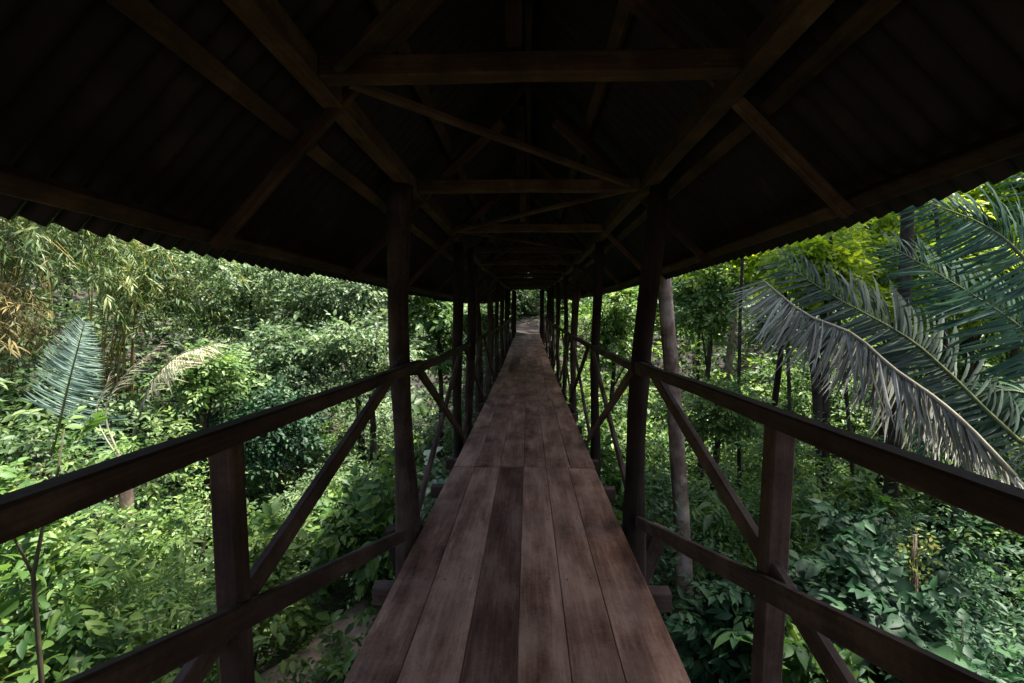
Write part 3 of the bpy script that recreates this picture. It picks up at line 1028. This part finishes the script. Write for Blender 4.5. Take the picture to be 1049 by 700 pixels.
R_TREES = [
    ('bright yellow-green tree under the right eave, left of the palm fronds', 800, 255, 11.5, (2.2, 1.5, 1.4), 1700, 'leaf_yellow', .15),
    ('yellow-green tree behind the upper palm fronds on the right', 925, 245, 10.0, (2.3, 1.4, 1.7), 2200, 'leaf_yellow', .14),
    ('bright green tree above the palm at the right edge', 1050, 205, 9.5, (1.9, 1.3, 1.6), 1500, 'leaf_yellow', .13),
    ('yellow-green leafy tree directly behind the tip of the long grey frond', 850, 268, 9.0, (1.3, 1.0, 1.0), 1300, 'leaf_yellow', .12),
    ('sunlit yellow-green tree behind the lower blue-green fronds at the right', 1000, 285, 9.0, (1.6, 1.0, 1.3), 1500, 'leaf_yellow', .12),
    ('light green tree beside the lichen-covered trunk', 728, 312, 11.0, (1.0, .9, 1.1), 900, 'leaf_bright', .12),
    ('small yellow-green tree at the foot of the right rail post', 735, 425, 9.0, (1.0, .9, .7), 600, 'leaf_bright', .1),
    ('mid green tree between the first and second right posts', 628, 340, 13.0, (.9, 1.0, 1.5), 700, 'leaf_bright', .13),
    ('dark tree behind the hanging dead frond', 850, 400, 12.5, (2.3, 1.6, 1.3), 900, 'leaf_mid', .12),
    ('tall dark tree behind the crossing palm fronds', 985, 340, 11.5, (2.4, 1.6, 2.0), 1300, 'leaf_mid', .14),
    ('broad tree far behind the lichen-covered trunk', 720, 300, 19.0, (3.0, 2.2, 2.6), 1000, 'leaf_mid', .17),
    ('broad pale tree far off between the right eave and dead frond', 810, 330, 18.0, (3.2, 2.0, 2.4), 1000, 'leaf_blue', .17),
]
for (lb, px, py, D, rad, ns, mt, ll) in R_TREES:
    crown_tree(lb, px, py, D, rad, ns, mt, ll, tmpl=T_MED if D < 12.6 else T_FAR, k=7, slen=.36 * (1 + (D > 14) * .5))


# tall forest trees: trunks in view, crowns above the frame, some widened to shade the right bank
def tall(label, px0, py0, px1, py1, D, r, crad=(1.7, 1.7, 1.3), hgt=10.5, mat='leaf_mid', bark='bark', nspr=220, name='forest_tree'):
    a = at(px0, py0, D); b_ = at(px1, py1, D)
    d = (b_ - a) / (b_.z - a.z)
    z0 = float(ground(a.x, a.y))
    base = a + d * (z0 - a.z)
    top = a + d * (hgt - a.z)
    base = Vector((base.x, base.y, z0))
    return tree(name, label, 'tree', base, top, r * 1.12, (top.x, top.y, hgt + .3), crad, 9, nspr, 7, .6, .22, mat, T_FAR, bark)


tall('straight lichen-covered trunk rising just outside the right rail by the first right post', 702, 690, 694, 290, 5.5, .1, (1.6, 1.6, 1.1), 9.5, bark='lichen_bark')
tall('slim dark trunk seen beneath the dead palm frond', 836, 480, 828, 380, 10.0, .1, (2.4, 2.4, 1.5), hgt=10.5, nspr=380)
tall('thick dark trunk below the handrail under the dead frond', 905, 540, 912, 410, 7.6, .105, (3.2, 3.0, 1.6), hgt=10.5, nspr=650)  # unseen crown widened to cast shade on the lower right bank
tall('dark trunk beneath the right eave above the palm fronds', 940, 300, 933, 205, 9.6, .055, hgt=10)
tall('thin grey trunk far off beside the lichen-covered trunk', 744, 330, 745, 280, 17, .13, hgt=11, bark='lichen_bark')
tall('dark trunk at the right edge behind the top frond', 1046, 260, 1040, 190, 9.5, .07, (2.6, 2.6, 1.5), hgt=10, nspr=420)  # unseen crown enlarged for shade over the right bank
tall('trunk among bright leaves between eave and upper frond', 1000, 330, 985, 230, 11.5, .12, hgt=10)
tall('trunk on the left slope below the left eave', 268, 300, 266, 262, 12.8, .13, hgt=9, nspr=220)
tall('trunk behind the feathery bamboo on the left slope', 122, 380, 120, 300, 13, .1, hgt=9, nspr=220)
tall('tree added to shade the path just past the far end of the bridge', 578, 335, 577, 310, 30.0, .14, (3.6, 3.6, 1.8), hgt=8.5, nspr=700)  # added tree; its crown is there to darken the sunlit path
tall('thin dark stem left of the slim trunk beneath the dead frond', 806, 470, 803, 390, 9.0, .035, hgt=11)
tall('thin bent stem between the slim and the thick trunk under the dead frond', 872, 480, 868, 400, 8.6, .03, hgt=11)
tall('thin stem close to the near right rail post', 762, 480, 765, 340, 9.5, .035, hgt=11)
tall('thin stem right of the thick dark trunk', 975, 520, 962, 400, 8.2, .035, hgt=11)
a = at(935, 690, 5.0); b_ = at(938, 548, 5.0)
z0 = float(ground(a.x, a.y))
t = thing('vine_clad_trunk', 'mottled yellowish broken trunk wrapped in vine among the dark shrubs', 'trunk', (a.x, a.y, z0))
off = (a.x, a.y, z0)
tubes('stem', [([off, tuple(a), tuple(b_)], [.075, .06, .012])], M['lichen_bark'], t, n=12, rough=.15, offset=off)
f = RNG.uniform(0, 1, 260)[:, None]
C = np.array(off) * (1 - f) + np.array(tuple(b_)) * f + RNG.normal(0, .07, (260, 3))
arr = sprigs(C, RNG.normal(0, 1, (260, 3)) + np.array((0, 0, -.8)), RNG.normal(0, .6, (260, 3)) + np.array((0, -1, .3)), 5, .12, .055)
arr[4] = np.clip(arr[4] + .25, 0, 1)
leaves('vine', *arr, T_MED, M['leaf_bamboo'], t, loc=off)

# ---- left near shrubs
S_LEFT = [
    ('bright leafy shrub at the left edge above the handrail', 20, 4.7, 436, .95, 300, 'leaf_bright', .14),
    ('bright leafy shrub in front of the broad palm frond', 95, 4.9, 440, .95, 300, 'leaf_bright', .13),
    ('bright shrub below the drooping dry fronds', 165, 5.0, 445, .7, 220, 'leaf_bright', .12),
    ('light green shrub right of the near left rail post', 250, 4.9, 500, .6, 210, 'leaf_bright', .13),
    ('dense green shrub below the handrail at the left edge', 40, 3.3, 530, .75, 240, 'leaf_mid', .14),
    ('broad-leaved green shrub left of the near left rail post', 140, 3.4, 520, .75, 260, 'leaf_bright', .13),
    ('low shaded shrub at the bottom left corner', 70, 2.7, 640, .6, 200, 'leaf_mid', .13),
    ('green shrub between the near rail post and the first left post', 330, 7.4, 500, .7, 240, 'leaf_bright', .13),
    ('leafy shrub against the foot of the first left post', 385, 6.4, 470, .7, 230, 'leaf_mid', .13),
    ('pale green shrub behind the crossed braces on the left', 330, 7.0, 455, .85, 260, 'leaf_blue', .12),
]
for (lb, px, D, pytop, rad, ns, mt, ll) in S_LEFT:
    p = at(px, pytop, D)
    h = p.z - float(ground(p.x, p.y))
    shrub('leafy_shrub', lb, 'shrub', (p.x, p.y), max(h, .5), rad, int(ns * 1.45), 7, .30, ll * random.choice((.6, .75, .95, 1.3)), mt, T_OVATE, nblob=14, wide=random.choice((.6, .8, 1.0, 1.15)), stems=9, ang=random.choice(((70, 20), (55, 30), (80, 35))))
# pale-leaved plant behind the first left post
p = at(432, 470, 8.2)
shrub('pale_leaved_plant', 'plant with large whitish leaves between the first and second left posts', 'plant', (p.x, p.y), p.z - float(ground(p.x, p.y)) - .05, .6, 45, 6, .3, .17, 'leaf_pale', T_OVATE, wide=1.2)

# ---- right shrubs
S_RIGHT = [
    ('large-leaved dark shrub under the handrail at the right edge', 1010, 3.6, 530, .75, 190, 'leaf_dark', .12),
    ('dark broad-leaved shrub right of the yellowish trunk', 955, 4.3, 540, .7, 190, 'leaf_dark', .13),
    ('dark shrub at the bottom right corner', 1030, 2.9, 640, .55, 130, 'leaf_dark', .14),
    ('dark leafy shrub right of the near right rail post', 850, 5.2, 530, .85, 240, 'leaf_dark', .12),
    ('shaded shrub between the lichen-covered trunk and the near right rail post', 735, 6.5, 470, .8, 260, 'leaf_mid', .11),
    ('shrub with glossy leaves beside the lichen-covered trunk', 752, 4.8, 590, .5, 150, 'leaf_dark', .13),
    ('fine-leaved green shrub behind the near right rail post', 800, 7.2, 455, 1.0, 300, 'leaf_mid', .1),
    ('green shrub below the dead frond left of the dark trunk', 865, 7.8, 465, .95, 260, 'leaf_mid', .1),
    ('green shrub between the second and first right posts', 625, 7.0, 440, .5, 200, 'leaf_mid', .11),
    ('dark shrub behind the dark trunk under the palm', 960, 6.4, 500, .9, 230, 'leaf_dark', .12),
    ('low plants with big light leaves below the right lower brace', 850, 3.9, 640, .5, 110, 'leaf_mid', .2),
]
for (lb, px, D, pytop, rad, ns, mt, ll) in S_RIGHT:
    p = at(px, pytop, D)
    h = p.z - float(ground(p.x, p.y))
    shrub('leafy_shrub', lb, 'shrub', (p.x, p.y), max(h, .5), rad, int(ns * 1.45), 7, .30, ll * random.choice((.6, .75, .95, 1.3)), mt, T_OVATE, nblob=14, wide=random.choice((.6, .8, 1.0, 1.15)), stems=9, ang=random.choice(((70, 20), (55, 30), (80, 35))))

# sapling at the lower left
b0 = at(42, 690, 2.35)
t = thing('sapling', 'forked bare-stemmed sapling under the left handrail near the left edge', 'sapling', (b0.x, b0.y, float(ground(b0.x, b0.y))))
off = tuple(t.location)
j1, j2 = at(38, 640, 2.35), at(34, 590, 2.35)
lst = [([off, tuple(b0), tuple(j1), tuple(j2), tuple(at(44, 540, 2.35)), tuple(at(60, 480, 2.4)), tuple(at(66, 440, 2.5))], [.013, .012, .011, .010, .008, .006, .003]),
       ([tuple(j2), tuple(at(22, 565, 2.35)), tuple(at(8, 540, 2.3)), tuple(at(-10, 500, 2.25))], [.008, .007, .006, .003])]
tubes('stem', lst, M['stem'], t, n=9, rough=.08, offset=off)
C = np.array([tuple(at(px, py, D)) for px, py, D in ((60, 470, 2.4), (66, 440, 2.5), (0, 525, 2.28), (50, 500, 2.4), (80, 450, 2.5))])
arr = sprigs(C, RNG.normal(0, .6, (5, 3)) + np.array((0, 0, .4)), np.tile((0, 0, 1.0), (5, 1)), 7, .2, .075)
leaves('foliage', *arr, T_OVATE, M['leaf_mid'], t, loc=off)


# ---- uncountable cover: undergrowth on the near ground and the far forest mass
def in_view(P, pad=8):
    q = (P - np.array((0, 0, EYE))) @ np.array(CAM_M)
    a = np.degrees(np.arctan2(q[:, 0], -q[:, 2]))
    return (np.abs(a) < 47.5 + pad) & (-q[:, 2] > .3)


def scatter(n, rmin, rmax, power):
    a = np.radians(RNG.uniform(-62, 62, n)) + R(2)
    u = RNG.uniform(0, 1, n)
    r = rmin + (rmax - rmin) * u ** power
    return np.stack([r * np.sin(a), r * np.cos(a)], -1)


def cover(name, n, rmin, rmax, power, hmin, hmax, k, slen, llen, mat, tmpl, label, side=0, hp=1.0):
    xy = scatter(n, rmin, rmax, power)
    if side:
        xy = xy[xy[:, 0] * side > .3]
    z = ground(xy[:, 0], xy[:, 1])
    on_path = (np.abs(xy[:, 0]) < 1.25) & (xy[:, 1] > 25.5) & (xy[:, 1] < 31.8)
    pts = [(-6.0, 1.2), (-3.2, 3.9), (-2.35, 5.4), (-1.9, 6.6), (-1.0, 7.6)]
    dmin = np.full(len(xy), 9.0)
    for a, b in zip(pts[:-1], pts[1:]):
        a, b = np.array(a), np.array(b)
        tt = np.clip(((xy - a) @ (b - a)) / np.dot(b - a, b - a), 0, 1)
        dmin = np.minimum(dmin, np.linalg.norm(xy - (a + tt[:, None] * (b - a)), axis=1))
    keep = ~on_path & (dmin > .2)
    xy, z = xy[keep], z[keep]
    clump = .5 + .5 * np.sin(xy[:, 0] * 1.7 + 2 * np.sin(xy[:, 1] * .9)) * np.sin(xy[:, 1] * 1.3 + np.sin(xy[:, 0]))
    h = (hmin + (hmax - hmin) * RNG.uniform(0, 1, len(xy)) ** hp) * (.5 + .5 * clump)
    if hmax > 4:
        h = h * np.clip((np.hypot(xy[:, 0], xy[:, 1]) - 9) / 16, .18, 1)
    P = np.stack([xy[:, 0], xy[:, 1], z + h], -1)
    P = P[in_view(P)]
    A = RNG.normal(0, 1, P.shape); A[:, 2] = np.abs(A[:, 2]) * .25
    Nn = np.array((0, 0, 1.0)) + RNG.normal(0, .35, P.shape)
    dist = np.hypot(P[:, 0], P[:, 1])
    arr = sprigs(P, A, Nn, k, slen, llen * np.clip(dist / 10, .8, 3) if llen > 0 else -llen, jit=.28)
    o = leaves(name, *arr, tmpl, M[mat])
    o['kind'] = 'stuff'
    o['label'] = label
    o['category'] = 'undergrowth'
    return o


cover('undergrowth', 14000, 1.6, 14, .75, .05, .75, 6, .28, .12, 'leaf_mid', T_MED, 'low green undergrowth covering the left bank', -1)
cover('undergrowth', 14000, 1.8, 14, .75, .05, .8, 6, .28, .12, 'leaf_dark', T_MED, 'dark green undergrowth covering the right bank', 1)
cover('undergrowth', 9000, 5.5, 17, .8, .2, 2.0, 6, .42, .105, 'leaf_blue', T_MED, 'waist-high mixed green thicket on the left slope', -1)
cover('undergrowth', 6000, 5.0, 9.5, .8, .2, 2.1, 6, .4, .10, 'leaf_dark', T_MED, 'dark waist-high thicket in the shade right of the bridge', 1)  # nearer thicket takes the darker leaf colour in place of shade
cover('undergrowth', 9000, 9, 18, .8, .2, 2.3, 6, .42, .10, 'leaf_mid', T_MED, 'waist-high mixed green thicket between the right trunks', 1)
cover('undergrowth', 7000, 9.5, 16, .8, .5, 3.6, 6, .42, .10, 'leaf_bright', T_MED, 'light green head-high foliage between the thin right stems', 1)
cover('distant_forest', 7000, 24, 44, .8, .3, 5.0, 6, .7, .09, 'leaf_blue', T_FAR, 'forest foliage closing the view beyond the end of the bridge')
cover('distant_forest', 15000, 12, 40, .8, .1, 6.0, 6, .6, .11, 'leaf_blue', T_FAR, 'mass of grey-green forest foliage up the left slope', -1, hp=1.1)
cover('distant_forest', 19000, 11, 42, .8, .1, 8.0, 6, .6, .11, 'leaf_mid', T_FAR, 'mass of green forest foliage behind the right trunks', 1, hp=1.1)

# ------------------------------------------------------------------ light
world = bpy.data.worlds.new("World")
scene.world = world
world.use_nodes = True
nt = world.node_tree
bg = nt.nodes['Background']
sky = nt.nodes.new("ShaderNodeTexSky")
sky.sky_type = 'NISHITA'
sky.sun_disc = False
SUN_EL, SUN_AZ = R(70), R(66)     # azimuth measured from +y towards +x: high from the right, a little ahead
sky.sun_elevation = SUN_EL
sky.sun_rotation = SUN_AZ
sky.air_density = 1.0
sky.dust_density = 3.0
sky.ozone_density = 1.0
nt.links.new(sky.outputs[0], bg.inputs[0])
bg.inputs[1].default_value = 0.10
sd = bpy.data.lights.new('sun', 'SUN')
sd.energy = 5.0
sd.angle = R(2.5)
sd.color = (1.0, 0.955, 0.88)
so = bpy.data.objects.new('sun', sd)
col.objects.link(so)
dirv = Vector((math.sin(SUN_AZ) * math.cos(SUN_EL), math.cos(SUN_AZ) * math.cos(SUN_EL), math.sin(SUN_EL)))
so.rotation_euler = dirv.to_track_quat('Z', 'Y').to_euler()
so.location = dirv * 60

scene.view_settings.view_transform = 'Standard'
scene.view_settings.look = 'None'
scene.view_settings.exposure = 2.5
scene.view_settings.gamma = 1.0
scene.view_settings.use_curve_mapping = False
scene.render.engine = 'CYCLES'
scene.cycles.use_denoising = True
scene.cycles.max_bounces = 8
scene.cycles.diffuse_bounces = 4
scene.cycles.transmission_bounces = 4
